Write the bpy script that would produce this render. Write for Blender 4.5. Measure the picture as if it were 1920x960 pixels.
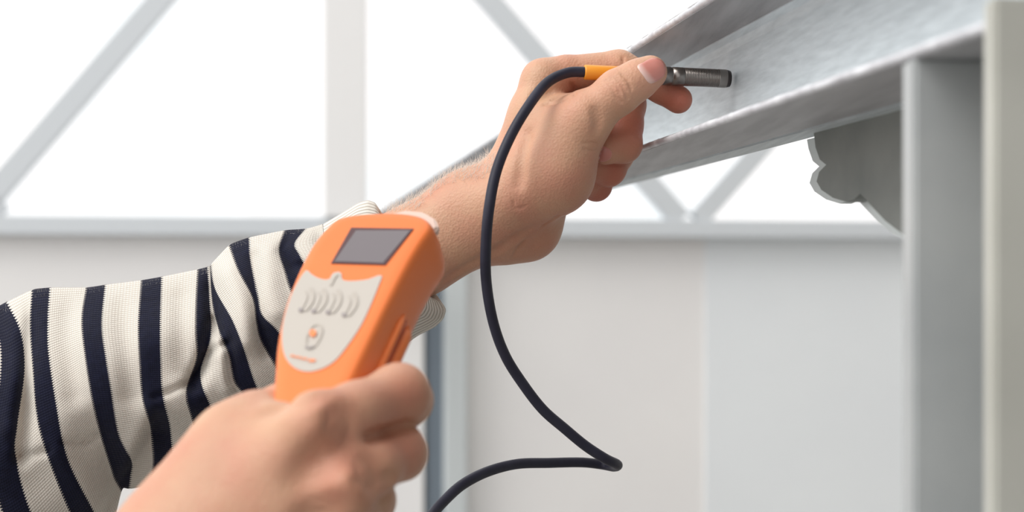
import bpy, bmesh, math, random
import numpy as np
from mathutils import Vector

random.seed(4); np.random.seed(4)
for o in list(bpy.data.objects):
    bpy.data.objects.remove(o)
scene = bpy.context.scene

# ------------------------------------------------------------------ camera
F = 2667.0                       # focal length in pixels of the 1920x960 frame
CX, HY = 960.0, 515.0            # centre column, horizon row
ZC = 1.5                         # eye height
cam_data = bpy.data.cameras.new('camera')
cam_data.sensor_width = 36.0
cam_data.lens = 36.0 * F / 1920.0
cam_data.shift_y = (HY - 480.0) / 1920.0
cam_data.clip_start = 0.02
cam_data.dof.use_dof = True
cam_data.dof.focus_distance = 0.775
cam_data.dof.aperture_fstop = 7.0
cam = bpy.data.objects.new('camera', cam_data)
scene.collection.objects.link(cam)
cam.location = (0, 0, ZC)
cam.rotation_euler = (math.pi / 2, 0, 0)
scene.camera = cam

# ------------------------------------------------------------------ world: bright overcast sky
world = bpy.data.worlds.new('sky')
scene.world = world
world.use_nodes = True
wn = world.node_tree
wn.nodes.clear()
w_out = wn.nodes.new('ShaderNodeOutputWorld')
w_bg = wn.nodes.new('ShaderNodeBackground')
w_tc = wn.nodes.new('ShaderNodeTexCoord')
w_no = wn.nodes.new('ShaderNodeTexNoise')
w_no.inputs['Scale'].default_value = 9.0
w_no.inputs['Detail'].default_value = 3.0
w_rp = wn.nodes.new('ShaderNodeValToRGB')
w_rp.color_ramp.elements[0].position = 0.30
w_rp.color_ramp.elements[0].color = (0.90, 0.95, 0.97, 1)
w_rp.color_ramp.elements[1].position = 0.50
w_rp.color_ramp.elements[1].color = (1.0, 0.985, 0.98, 1)
wn.links.new(w_tc.outputs['Generated'], w_no.inputs['Vector'])
wn.links.new(w_no.outputs['Fac'], w_rp.inputs['Fac'])
wn.links.new(w_rp.outputs['Color'], w_bg.inputs['Color'])
w_bg.inputs['Strength'].default_value = 1.22
wn.links.new(w_bg.outputs['Background'], w_out.inputs['Surface'])

# ------------------------------------------------------------------ hazy sun, high on the left beyond the glazing
sun_data = bpy.data.lights.new('hazy_sun', 'SUN')
sun_data.energy = 1.7
sun_data.angle = math.radians(35)
sun_data.color = (1.0, 0.97, 0.93)
sun = bpy.data.objects.new('hazy_sun', sun_data)
scene.collection.objects.link(sun)
sun.rotation_euler = (-Vector((-0.60, -0.34, 0.74))).to_track_quat('-Z', 'Y').to_euler()

vs = scene.view_settings
vs.view_transform = 'Standard'
vs.look = 'None'
vs.exposure = 0.12
vs.gamma = 1.0
vs.use_curve_mapping = False

# ------------------------------------------------------------------ helpers
C = scene.collection
CAM = np.array([0.0, 0.0, ZC])


def ray(px, py):
    return np.array([(px - CX) / F, 1.0, (HY - py) / F])


def P(px, py, d):
    """the place seen at (px, py), d metres in front of the camera"""
    return CAM + ray(px, py) * d


def lin(r, g, b):
    def f(c):
        c /= 255.0
        return c / 12.92 if c <= 0.04045 else ((c + 0.055) / 1.055) ** 2.4
    return (f(r), f(g), f(b), 1.0)


def mat(name, col, rough=0.5, metal=0.0, spec=0.5):
    m = bpy.data.materials.new(name)
    m.use_nodes = True
    b = m.node_tree.nodes['Principled BSDF']
    b.inputs['Base Color'].default_value = col
    b.inputs['Roughness'].default_value = rough
    b.inputs['Metallic'].default_value = metal
    b.inputs['Specular IOR Level'].default_value = spec
    return m


def nodes(m):
    return m.node_tree.nodes, m.node_tree.links, m.node_tree.nodes['Principled BSDF']


def add_noise(m, scale, c1, c2, bump=0.0, bscale=None, stretch=(1, 1, 1), coord='Object', dist=0.001, p0=0.35, p1=0.65):
    N, L, B = nodes(m)
    tc = N.new('ShaderNodeTexCoord')
    mp = N.new('ShaderNodeMapping')
    mp.inputs['Scale'].default_value = stretch
    L.new(tc.outputs[coord], mp.inputs['Vector'])
    no = N.new('ShaderNodeTexNoise')
    no.inputs['Scale'].default_value = scale
    no.inputs['Detail'].default_value = 4
    L.new(mp.outputs['Vector'], no.inputs['Vector'])
    rp = N.new('ShaderNodeValToRGB')
    rp.color_ramp.elements[0].position = p0
    rp.color_ramp.elements[1].position = p1
    rp.color_ramp.elements[0].color = c1
    rp.color_ramp.elements[1].color = c2
    L.new(no.outputs['Fac'], rp.inputs['Fac'])
    L.new(rp.outputs['Color'], B.inputs['Base Color'])
    if bump:
        n2 = N.new('ShaderNodeTexNoise')
        n2.inputs['Scale'].default_value = bscale or scale
        n2.inputs['Detail'].default_value = 3
        L.new(mp.outputs['Vector'], n2.inputs['Vector'])
        bp = N.new('ShaderNodeBump')
        bp.inputs['Strength'].default_value = bump
        bp.inputs['Distance'].default_value = dist
        L.new(n2.outputs['Fac'], bp.inputs['Height'])
        L.new(bp.outputs['Normal'], B.inputs['Normal'])
    return m


def mesh_obj(name, verts, faces, m, parent=None, smooth=False):
    me = bpy.data.meshes.new(name)
    me.from_pydata([tuple(map(float, v)) for v in verts], [], [tuple(int(i) for i in f) for f in faces])
    me.update()
    if smooth:
        me.polygons.foreach_set('use_smooth', [True] * len(me.polygons))
    if m:
        me.materials.append(m)
    o = bpy.data.objects.new(name, me)
    C.objects.link(o)
    o.parent = parent
    return o


def bm_obj(name, bm, m, parent=None, smooth=False):
    bmesh.ops.recalc_face_normals(bm, faces=bm.faces)
    me = bpy.data.meshes.new(name)
    bm.to_mesh(me)
    bm.free()
    if smooth:
        me.polygons.foreach_set('use_smooth', [True] * len(me.polygons))
    me.materials.append(m)
    o = bpy.data.objects.new(name, me)
    C.objects.link(o)
    o.parent = parent
    return o


def tag(o, label, cat, group=None):
    o['label'] = label
    o['category'] = cat
    if group:
        o['group'] = group
    return o


def structure(o, label=None):
    o['kind'] = 'structure'
    if label:
        o['label'] = label
    return o


def empty(name):
    o = bpy.data.objects.new(name, None)
    o.empty_display_size = 0.02
    C.objects.link(o)
    return o


def prism(name, poly, vec, m, parent=None, bevel=0.0, seg=2):
    """polygon (list of 3d points) extruded by vec"""
    bm = bmesh.new()
    vec = Vector([float(q) for q in vec])
    a = [bm.verts.new([float(q) for q in p]) for p in poly]
    b = [bm.verts.new(Vector([float(q) for q in p]) + vec) for p in poly]
    n = len(poly)
    bm.faces.new(a)
    bm.faces.new(b[::-1])
    for i in range(n):
        bm.faces.new((a[i], b[i], b[(i + 1) % n], a[(i + 1) % n]))
    bmesh.ops.recalc_face_normals(bm, faces=bm.faces)
    if bevel:
        bmesh.ops.bevel(bm, geom=list(bm.edges), offset=bevel, segments=seg, affect='EDGES', clamp_overlap=True)
    return bm_obj(name, bm, m, parent)


def catmull(pts, n, closed=False):
    """n points at even arclength along a Catmull-Rom curve"""
    pts = np.asarray(pts, float)
    k = len(pts)
    if closed:
        q = np.vstack([pts[-1], pts, pts[0], pts[1]])
        segs = k
    else:
        q = np.vstack([2 * pts[0] - pts[1], pts, 2 * pts[-1] - pts[-2]])
        segs = k - 1
    out = []
    t = np.linspace(0, 1, 24, endpoint=False)[:, None]
    for i in range(segs):
        p0, p1, p2, p3 = q[i], q[i + 1], q[i + 2], q[i + 3]
        out.append(0.5 * (2 * p1 + (p2 - p0) * t + (2 * p0 - 5 * p1 + 4 * p2 - p3) * t ** 2 + (3 * p1 - p0 - 3 * p2 + p3) * t ** 3))
    out.append(pts[:1] if closed else pts[-1:])
    out = np.vstack(out)
    s = np.concatenate([[0], np.cumsum(np.linalg.norm(np.diff(out, axis=0), axis=1))])
    tt = np.linspace(0, s[-1], n + 1)[:-1] if closed else np.linspace(0, s[-1], n)
    return np.stack([np.interp(tt, s, out[:, j]) for j in range(out.shape[1])], 1)


def frames(path):
    t = np.gradient(path, axis=0)
    t /= np.linalg.norm(t, axis=1)[:, None]
    a = np.cross(t[0], [0, 0, 1.0])
    if np.linalg.norm(a) < 1e-3:
        a = np.cross(t[0], [1.0, 0, 0])
    res = []
    for i in range(len(path)):
        a = a - t[i] * (a @ t[i])
        a /= np.linalg.norm(a)
        res.append((a.copy(), np.cross(t[i], a)))
    return res


def tube(name, path, rad, m, parent=None, sides=16, caps=True):
    path = np.asarray(path, float)
    rad = np.broadcast_to(rad, (len(path),))
    fr = frames(path)
    V, Fc = [], []
    for i, p in enumerate(path):
        a, b = fr[i]
        for j in range(sides):
            th = 2 * math.pi * j / sides
            V.append(p + rad[i] * (math.cos(th) * a + math.sin(th) * b))
    for i in range(len(path) - 1):
        for j in range(sides):
            k = (j + 1) % sides
            Fc.append((i * sides + j, i * sides + k, (i + 1) * sides + k, (i + 1) * sides + j))
    if caps:
        Fc.append(tuple(range(sides))[::-1])
        Fc.append(tuple((len(path) - 1) * sides + j for j in range(sides)))
    return mesh_obj(name, V, Fc, m, parent, smooth=True)


# ------------------------------------------------------------------ room frame (the hall runs along e2, slightly to the left of the view)
SK = (531.0 - CX) / F
e2 = np.array([SK, 1.0, 0.0]); e2 /= np.linalg.norm(e2)
e1 = np.array([e2[1], -e2[0], 0.0])
ZV = np.array([0, 0, 1.0])


def RW(a, b, z):
    return e1 * a + e2 * b + ZV * z


WB = 4.6                          # distance of the window wall along e2


def on_wall(px, py, b=WB):
    r = ray(px, py)
    p = CAM + r * (b / (r @ e2))
    return p @ e1, p[2]


def rbox(name, a0, a1, b0, b1, z0, z1, m, parent=None, bevel=0.0):
    return prism(name, [RW(a0, b0, z0), RW(a1, b0, z0), RW(a1, b1, z0), RW(a0, b1, z0)], (0, 0, z1 - z0), m, parent, bevel)


# ------------------------------------------------------------------ materials of the setting
M_wall = add_noise(mat('wall_paint', lin(246, 244, 242), 0.7), 1.5, lin(243, 241, 240), lin(248, 246, 244))
M_wall_b = add_noise(mat('wall_paint_cool', lin(242, 246, 248), 0.45), 1.5, lin(239, 243, 246), lin(244, 248, 250))
M_post = mat('post_paint', lin(206, 212, 213), 0.5)
M_slot = mat('post_slot', lin(120, 130, 140), 0.5)
M_floor = add_noise(mat('floor_concrete', lin(126, 124, 121), 0.6), 3.0, lin(114, 112, 110), lin(138, 136, 133))
M_frame = mat('frame_paint', lin(216, 221, 225), 0.5)
M_side = mat('light_blocker_grey', lin(166, 164, 160), 0.7)  # grey of the unseen surfaces added to hold back light
M_mull = mat('mullion_paint', lin(246, 245, 244), 0.5)

M_glass = bpy.data.materials.new('window_glass')
M_glass.use_nodes = True
gn = M_glass.node_tree
gn.nodes.clear()
g_o = gn.nodes.new('ShaderNodeOutputMaterial'); g_m = gn.nodes.new('ShaderNodeMixShader')
g_t = gn.nodes.new('ShaderNodeBsdfTransparent'); g_g = gn.nodes.new('ShaderNodeBsdfGlossy')
g_g.inputs['Roughness'].default_value = 0.05
g_m.inputs['Fac'].default_value = 0.05
gn.links.new(g_t.outputs[0], g_m.inputs[1]); gn.links.new(g_g.outputs[0], g_m.inputs[2]); gn.links.new(g_m.outputs[0], g_o.inputs['Surface'])

# ------------------------------------------------------------------ floor, walls, glazing
fl = structure(prism('floor', [RW(-12, -8, 0), RW(3, -8, 0), RW(3, WB + .1, 0), RW(-12, WB + .1, 0)], (0, 0, -0.1), M_floor), 'grey concrete floor of the hall')
a_l, z_rail0 = on_wall(0, 441)
_, z_rail1 = on_wall(0, 405)
a_p1, _ = on_wall(800, 700); a_p2, _ = on_wall(872, 700); a_p3, _ = on_wall(1325, 700)
A0, A1 = -3.4, 2.6
wall = structure(empty('wall_back'), 'pale painted wall below the glazing')
rbox('panel', A0, a_p1 - .01, WB, WB + .10, 0, z_rail0, M_wall, wall)
rbox('panel', a_p2 + .004, a_p3, WB + .02, WB + .12, 0, z_rail0, M_wall, wall)
rbox('panel', a_p3, A1, WB + .015, WB + .11, 0, z_rail0, M_wall_b, wall)
rbox('backing', A0, A1, WB + .125, WB + .15, 0, z_rail0, M_slot, wall)
a_s0, _ = on_wall(808, 700); a_s1, _ = on_wall(832, 700)
rbox('post', a_s1, a_p2, WB - .06, WB + .1, 0, z_rail0, M_post, wall, .004)
rbox('post_slot', a_p1, a_s1, WB + .02, WB + .1, 0, z_rail0, M_slot, wall)
wr = structure(rbox('wall_right_blocker', A1, A1 + .1, -5, WB + .1, 0, 5.0, M_side), 'unseen grey wall added on the right to cut light')  # unseen, added so right-facing surfaces get less light

structure(rbox('wall_front_blocker', -.3, A1, -3.1, -3.0, 0, 5.0, M_side), 'unseen grey wall added behind the viewer to block light')  # unseen, added to block light from behind on the right

structure(rbox('ceiling_blocker', .4, A1, -3.1, .9, 3.42, 3.5, M_side), 'unseen grey overhead panel added to block sky light from the right')  # unseen, added to block upper right sky, cut short to keep back wall lit
win = structure(empty('window_1'), 'glazed upper wall with grey steel lattice frame')
ZT = 3.3
rbox('sill_rail', A0, A1, WB - .05, WB + .07, z_rail0, z_rail1, M_frame, win, .004)
rbox('head_rail', A0, A1, WB - .05, WB + .07, ZT, ZT + .08, M_frame, win, .004)
am0, _ = on_wall(606, 200); am1, _ = on_wall(686, 200)
mw = am1 - am0
sp = 2.15
mull = [am0 - sp, am0, am0 + sp]
for a in mull:
    rbox('mullion', a, a + mw, WB - .07, WB + .05, z_rail1, ZT, M_mull, win, .004)
edges = [A0] + [x for a in mull for x in (a, a + mw)] + [A1]
for i in range(0, len(edges), 2):
    if edges[i + 1] - edges[i] > .05:
        rbox('pane', edges[i], edges[i + 1], WB + .02, WB + .026, z_rail1, ZT, M_glass, win)


def brace(p0, p1, wpx, b0=WB - .045, t=.05):
    (a0, z0), (a1, z1) = p0, p1
    w = wpx * WB / F / 2
    d = np.array([a1 - a0, z1 - z0]); d /= np.linalg.norm(d)
    n = np.array([-d[1], d[0]]) * w
    poly = [RW(a0 + n[0], b0, z0 + n[1]), RW(a1 + n[0], b0, z1 + n[1]), RW(a1 - n[0], b0, z1 - n[1]), RW(a0 - n[0], b0, z0 - n[1])]
    return prism('brace', poly, e2 * t, M_frame, win, .003)


def ext(p, q, z):
    (a0, z0), (a1, z1) = p, q
    return (a0 + (a1 - a0) * (z - z0) / (z1 - z0), z)


for q0, q1, w in (((-20, 378), (304, 0), 42), ((1278, 420), (912, 0), 42), ((1296, 420), (1640, 30), 40), ((-20, 378), (-300, 60), 40)):
    p, q = on_wall(*q0), on_wall(*q1)
    brace(ext(p, q, z_rail1), ext(p, q, ZT), w)

# ------------------------------------------------------------------ steel beam, column, bracket
M_steel = mat('silver_paint', lin(196, 208, 214), 0.5, 0.05, .3)
N, L, B = nodes(M_steel)
tc = N.new('ShaderNodeTexCoord')
mp = N.new('ShaderNodeMapping'); mp.inputs['Rotation'].default_value = (0, 0, -math.atan(SK)); mp.inputs['Scale'].default_value = (6, .3, 7)
L.new(tc.outputs['Object'], mp.inputs['Vector'])
n1 = N.new('ShaderNodeTexNoise'); n1.inputs['Scale'].default_value = 55; n1.inputs['Detail'].default_value = 5
L.new(mp.outputs['Vector'], n1.inputs['Vector'])
n2 = N.new('ShaderNodeTexNoise'); n2.inputs['Scale'].default_value = 38; n2.inputs['Detail'].default_value = 2
L.new(tc.outputs['Object'], n2.inputs['Vector'])
r2 = N.new('ShaderNodeValToRGB'); r2.color_ramp.elements[0].position = .58; r2.color_ramp.elements[1].position = .74
L.new(n2.outputs['Fac'], r2.inputs['Fac'])
n3 = N.new('ShaderNodeTexNoise'); n3.inputs['Scale'].default_value = 300; n3.inputs['Detail'].default_value = 2
L.new(tc.outputs['Object'], n3.inputs['Vector'])
ml = N.new('ShaderNodeMath'); ml.operation = 'MULTIPLY'
L.new(r2.outputs['Color'], ml.inputs[0]); L.new(n3.outputs['Fac'], ml.inputs[1])
ad = N.new('ShaderNodeMath'); ad.operation = 'MULTIPLY_ADD'
L.new(n1.outputs['Fac'], ad.inputs[0]); ad.inputs[1].default_value = .5; L.new(ml.outputs[0], ad.inputs[2])
bp = N.new('ShaderNodeBump'); bp.inputs['Strength'].default_value = .3; bp.inputs['Distance'].default_value = .0009
L.new(ad.outputs[0], bp.inputs['Height']); L.new(bp.outputs['Normal'], B.inputs['Normal'])
rc = N.new('ShaderNodeValToRGB')
rc.color_ramp.elements[0].position = .3; rc.color_ramp.elements[0].color = lin(206, 215, 219)
rc.color_ramp.elements[1].position = .7; rc.color_ramp.elements[1].color = lin(226, 235, 239)
L.new(n1.outputs['Fac'], rc.inputs['Fac']); L.new(rc.outputs['Color'], B.inputs['Base Color'])
M_col = add_noise(mat('column_paint', lin(178, 182, 183), 0.45, 0.1), 14, lin(170, 174, 176), lin(188, 191, 191), .15, 60)
M_col2 = add_noise(mat('column_paint_warm', lin(194, 194, 186), 0.5, 0.05), 14, lin(188, 188, 180), lin(200, 200, 192), .1, 60)
M_brk = add_noise(mat('bracket_paint', lin(124, 130, 126), 0.5, 0.1), 20, lin(112, 118, 115), lin(136, 140, 136), .1, 80)

KA = math.hypot(1, SK)
WX = (1375 - 531) * .79 / F / KA           # web face, across the hall
EX = .206 / KA                             # free edges of the flanges
ZU, ZUT = ZC + .1315, ZC + .1365
ZL, ZLB = ZC + .0748, ZC + .0708
B0, B1 = .386, WB - .05
beam = tag(empty('channel_beam'), 'silver painted steel channel beam above the hands, running to the window wall', 'beam')
fr_ = .004
WXB = WX + .0045
M_flange = add_noise(mat('shaded_flange_paint', lin(160, 159, 160), 0.55, 0.05, .3), 30, lin(148, 146, 147), lin(172, 171, 172), .2, 300, (4, .4, 4), dist=.0004)  # upper flange darkened, lower one less so, to paint in underside shade
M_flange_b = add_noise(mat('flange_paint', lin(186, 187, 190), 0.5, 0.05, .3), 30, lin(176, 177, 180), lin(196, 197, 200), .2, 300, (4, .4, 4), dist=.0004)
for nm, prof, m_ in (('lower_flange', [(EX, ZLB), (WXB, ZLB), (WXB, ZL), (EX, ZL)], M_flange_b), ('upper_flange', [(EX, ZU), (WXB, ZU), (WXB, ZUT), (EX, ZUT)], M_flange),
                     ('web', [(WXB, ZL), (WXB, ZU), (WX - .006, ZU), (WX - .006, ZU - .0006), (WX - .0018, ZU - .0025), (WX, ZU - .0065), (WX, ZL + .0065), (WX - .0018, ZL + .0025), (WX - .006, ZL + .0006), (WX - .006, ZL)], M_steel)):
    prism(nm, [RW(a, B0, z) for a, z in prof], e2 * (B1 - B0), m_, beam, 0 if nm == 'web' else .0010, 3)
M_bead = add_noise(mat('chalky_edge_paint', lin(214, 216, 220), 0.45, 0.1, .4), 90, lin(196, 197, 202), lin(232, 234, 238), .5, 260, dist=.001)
rgb_ = np.random.RandomState(11)
for zc_, r0 in (((ZU + ZUT) / 2, .0021), ((ZL + ZLB) / 2, .0019)):
    bs = np.concatenate([np.arange(B0 + .002, 1.4, .004), np.linspace(1.42, B1, 20)])
    wob = np.convolve(rgb_.normal(size=len(bs) + 6), np.ones(4) / 4, 'same')[3:-3]
    wob = np.where(bs < 1.4, wob, 0)
    tube('edge_bead', np.array([RW(EX + .0013, q, zc_ + .0002 * w_) for q, w_ in zip(bs, wob)]), r0 * (1 + .10 * wob), M_bead, beam, 10)
rbox('backing_angle', WX + .0065, .2735 / KA, B0, B1, ZLB, ZUT, M_steel, beam, .001)

colm = tag(empty('steel_column'), 'grey steel column under the beam at the right edge', 'column')
bA1 = F * .206 / (1690 - 531) / KA * 1.0; bA0 = F * .206 / (1714 - 531) / KA
bB1 = F * .206 / (1841 - 531) / KA; bB0 = F * .206 / (1862 - 531) / KA


def bdep(px, xp):               # distance along e2 at which lateral line xp is seen in column px
    t = xp * F / (px - 531)     # depth along y
    a = xp / KA
    return (t - e1[1] * a) / e2[1]


zf = .0
rbox('flange', EX, EX + .10, bdep(1714, .206), bdep(1690, .206), zf, ZLB, M_col, colm, .0012)
rbox('flange', EX - .001, EX + .10, bdep(1863, .205), bdep(1842, .205), zf, ZC + .0802, M_col2, colm, .0012)
rbox('web', EX + .05, EX + .056, bdep(1842, .205), bdep(1714, .206), zf, ZLB, M_col, colm)


def on_plane_a(px, py, xp):
    t = xp * F / (px - 531)
    return CAM + ray(px, py) * t


bk = [(1526, 259), (1529, 276), (1537, 299), (1549, 309), (1536, 322), (1531, 340), (1540, 356), (1562, 371), (1588, 379), (1602, 373), (1613, 363), (1632, 384), (1660, 414), (1690, 437), (1735, 462), (1790, 480)]
poly = [on_plane_a(x, y, .2655) for x, y in bk]
poly[0][2] = ZLB
last = poly[-1].copy(); last[2] = ZLB
M_edge = mat('bracket_edge_paint', lin(222, 230, 230), 0.5)
brk = empty('scalloped_bracket')
prism('plate', poly + [last], e1 * .008, M_brk, brk)
poly2 = [on_plane_a(x - (13 if x < 1700 else 0), y + 3, .2745) for x, y in bk]
poly2[0][2] = ZLB
last2 = poly2[-1].copy(); last2[2] = ZLB
prism('backing_plate', poly2 + [last2], e1 * .006, M_edge, brk)
tag(brk, 'dark grey scalloped bracket plate under the beam beside the column', 'bracket')

# ------------------------------------------------------------------ implicit bodies


def smin(a, b, k):
    h = np.clip(0.5 + 0.5 * (b - a) / k, 0, 1)
    return b * (1 - h) + a * h - k * h * (1 - h)


def rcone(p, a, b, ra, rb):
    """tapered capsule"""
    ba = b - a
    l2 = ba @ ba
    rr = ra - rb
    a2 = l2 - rr * rr
    il2 = 1.0 / l2
    pa = p - a
    y = pa @ ba
    z = y - l2
    q = pa * l2 - y[:, None] * ba
    x2 = np.einsum('ij,ij->i', q, q)
    y2 = y * y * l2
    z2 = z * z * l2
    k = np.sign(rr) * rr * rr * x2
    d = (np.sqrt(np.maximum(x2 * a2 * il2, 0)) + y * rr) * il2 - ra
    m1 = np.sign(z) * a2 * z2 > k
    m2 = np.sign(y) * a2 * y2 < k
    d = np.where(m2, np.sqrt(x2 + y2) * il2 - ra, d)
    d = np.where(m1, np.sqrt(x2 + z2) * il2 - rb, d)
    return d


def seg_dist(p, a, b):
    ba = b - a
    t = np.clip(((p - a) @ ba) / (ba @ ba), 0, 1)
    return np.linalg.norm(p - a - t[:, None] * ba, axis=1)


class Body:
    def __init__(s, D0):
        s.D0 = D0; s.core = []; s.chains = []; s.creases = []

    def J(s, q):
        d = s.D0 + q[2] * .001
        return P(q[0], q[1], d), q[3] * d / F

    def bone(s, q0, q1, k=.008):
        a, ra = s.J(q0); b, rb = s.J(q1)
        s.core.append((a, b, ra, rb, k))

    def chain(s, qs, kbase, kfar, reach, k=.003):
        s.chains.append(([s.J(q) for q in qs], kbase, kfar, reach, k))

    def sdf0(s, p):
        d = None
        for a, b, ra, rb, k in s.core:
            e = rcone(p, a, b, ra, rb)
            d = e if d is None else smin(d, e, k)
        for js, kb, kf, reach, k in s.chains:
            e = None
            for i in range(len(js) - 1):
                f = rcone(p, js[i][0], js[i + 1][0], js[i][1], js[i + 1][1])
                e = f if e is None else smin(e, f, k)
            w = np.exp(-(np.linalg.norm(p - js[0][0], axis=1) / reach) ** 2)
            d = smin(d, e, kf + (kb - kf) * w)
        return d

    def sdf(s, p):
        d = s.sdf0(p)
        for a, b, w, dep in s.creases:
            near = np.abs(d) < .004
            if near.any():
                r = seg_dist(p[near], a, b)
                d[near] += dep * np.exp(-(r / w) ** 2)
        return d

    def hit(s, pts):
        """points of the skin seen at the given pixels"""
        pts = np.asarray(pts, float)
        r = np.stack([(pts[:, 0] - CX) / F, np.ones(len(pts)), (HY - pts[:, 1]) / F], 1)
        ln = np.linalg.norm(r, axis=1)
        t = np.full(len(pts), s.D0 - .12)
        for _ in range(120):
            d = s.sdf0(CAM + r * t[:, None])
            t += np.clip(d, -.01, .01) / ln * .8
        return CAM + r * t[:, None], s.sdf0(CAM + r * t[:, None])

    def crease(s, pts, w=.0007, dep=.0004, n=8):
        c = catmull(pts, n)
        h, e = s.hit(c)
        for i in range(n - 1):
            if abs(e[i]) < .001 and abs(e[i + 1]) < .001 and np.linalg.norm(h[i + 1] - h[i]) < .015:
                s.creases.append((h[i], h[i + 1], w, dep))

    def mesh(s, vox, cut=None):
        js = [(a, ra) for a, b, ra, rb, k in s.core] + [(b, rb) for a, b, ra, rb, k in s.core] + [j for c in s.chains for j in c[0]]
        lo = np.min([a - r for a, r in js], 0) - .006
        hi = np.max([a + r for a, r in js], 0) + .006
        K = 5
        n = (np.ceil((hi - lo) / (vox * K)).astype(int) + 1)
        ax = [lo[i] + np.arange(n[i] + 1) * vox * K for i in range(3)]
        G = np.stack(np.meshgrid(*ax, indexing='ij'), -1)
        D = s.sdf0(G.reshape(-1, 3)).reshape(G.shape[:3])
        S = np.repeat(np.repeat(np.repeat(D[:-1, :-1, :-1], K, 0), K, 1), K, 2).astype(np.float32)
        # fine samples only in coarse cells near the surface
        c = (D[:-1, :-1, :-1] + D[1:, 1:, 1:]) * .5
        nearc = np.abs(c) < vox * K * 1.5
        m = np.repeat(np.repeat(np.repeat(nearc, K, 0), K, 1), K, 2)
        idx = np.argwhere(m)
        pts = lo + idx * vox
        val = np.empty(len(pts), np.float32)
        for i in range(0, len(pts), 200000):
            val[i:i + 200000] = s.sdf(pts[i:i + 200000])
        S[m] = val
        return surface_nets(S, lo, vox)


def surface_nets(S, lo, vox):
    neg = S < 0
    nx, ny, nz = S.shape
    cnt = np.zeros((nx - 1, ny - 1, nz - 1), np.float32)
    acc = np.zeros((nx - 1, ny - 1, nz - 1, 3), np.float32)
    corners = [(0, 0, 0), (1, 0, 0), (0, 1, 0), (1, 1, 0), (0, 0, 1), (1, 0, 1), (0, 1, 1), (1, 1, 1)]
    sl = lambda c: (slice(c[0], nx - 1 + c[0]), slice(c[1], ny - 1 + c[1]), slice(c[2], nz - 1 + c[2]))
    act = np.zeros(cnt.shape, bool)
    al = np.ones(cnt.shape, bool)
    for c in corners:
        act |= neg[sl(c)]; al &= neg[sl(c)]
    act &= ~al
    ci = np.argwhere(act)
    vals = np.stack([S[ci[:, 0] + c[0], ci[:, 1] + c[1], ci[:, 2] + c[2]] for c in corners], 1)
    pos = np.zeros((len(ci), 3)); num = np.zeros(len(ci))
    for i in range(8):
        for j in range(i + 1, 8):
            d = np.array(corners[j]) - np.array(corners[i])
            if np.abs(d).sum() != 1:
                continue
            a, b = vals[:, i], vals[:, j]
            x = (a < 0) != (b < 0)
            t = np.where(x, a / np.where(x, a - b, 1), 0)
            pos += np.where(x[:, None], np.array(corners[i]) + t[:, None] * d, 0)
            num += x
    pos /= num[:, None]
    V = lo + (ci + pos) * vox
    vid = -np.ones(act.shape, np.int64)
    vid[act] = np.arange(len(ci))
    faces = []
    for axis in range(3):
        o1, o2 = [(1, 2), (2, 0), (0, 1)][axis]
        a = neg
        s0 = [slice(None)] * 3; s1 = [slice(None)] * 3
        s0[axis] = slice(0, -1); s1[axis] = slice(1, None)
        x = neg[tuple(s0)] != neg[tuple(s1)]
        e = np.argwhere(x)
        ok = (e[:, o1] > 0) & (e[:, o2] > 0) & (e[:, o1] < S.shape[o1] - 1) & (e[:, o2] < S.shape[o2] - 1)
        e = e[ok]
        inside = neg[tuple(e.T)]
        q = []
        for d1, d2 in ((0, 0), (-1, 0), (-1, -1), (0, -1)):
            f = e.copy(); f[:, o1] += d1; f[:, o2] += d2
            q.append(vid[tuple(f.T)])
        q = np.stack(q, 1)
        q[~inside] = q[~inside][:, ::-1]
        faces.append(q)
    Fq = np.vstack(faces)
    Fq = Fq[(Fq >= 0).all(1)]
    return V, Fq


def fast_mesh(name, V, Q, m, parent=None):
    me = bpy.data.meshes.new(name)
    me.vertices.add(len(V)); me.vertices.foreach_set('co', np.asarray(V, np.float32).ravel())
    me.loops.add(Q.size); me.loops.foreach_set('vertex_index', Q.ravel().astype(np.int32))
    me.polygons.add(len(Q)); me.polygons.foreach_set('loop_start', np.arange(0, Q.size, Q.shape[1], dtype=np.int32))
    me.update(calc_edges=True)
    me.polygons.foreach_set('use_smooth', [True] * len(Q))
    me.validate()
    me.materials.append(m)
    o = bpy.data.objects.new(name, me)
    C.objects.link(o)
    o.parent = parent
    return o


# ------------------------------------------------------------------ skin
M_skin = mat('skin', lin(214, 168, 140), 0.48, 0, .35)
N, L, B = nodes(M_skin)
B.inputs['Subsurface Weight'].default_value = .14
B.inputs['Subsurface Radius'].default_value = (1.0, .38, .22)
B.inputs['Subsurface Scale'].default_value = .0035
tc = N.new('ShaderNodeTexCoord')
nA = N.new('ShaderNodeTexNoise'); nA.inputs['Scale'].default_value = 42; nA.inputs['Detail'].default_value = 4
L.new(tc.outputs['Object'], nA.inputs['Vector'])
rA = N.new('ShaderNodeValToRGB')
rA.color_ramp.elements[0].position = .3; rA.color_ramp.elements[0].color = lin(206, 164, 134)
rA.color_ramp.elements[1].position = .72; rA.color_ramp.elements[1].color = lin(203, 146, 122)
L.new(nA.outputs['Fac'], rA.inputs['Fac'])
at = N.new('ShaderNodeAttribute'); at.attribute_name = 'flush_shade'
mx = N.new('ShaderNodeMix'); mx.data_type = 'RGBA'
L.new(at.outputs['Fac'], mx.inputs['Factor']); L.new(rA.outputs['Color'], mx.inputs['A'])
mx.inputs['B'].default_value = lin(184, 92, 74)
L.new(mx.outputs['Result'], B.inputs['Base Color'])
nB = N.new('ShaderNodeTexNoise'); nB.inputs['Scale'].default_value = 420; nB.inputs['Detail'].default_value = 3
L.new(tc.outputs['Object'], nB.inputs['Vector'])
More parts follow.
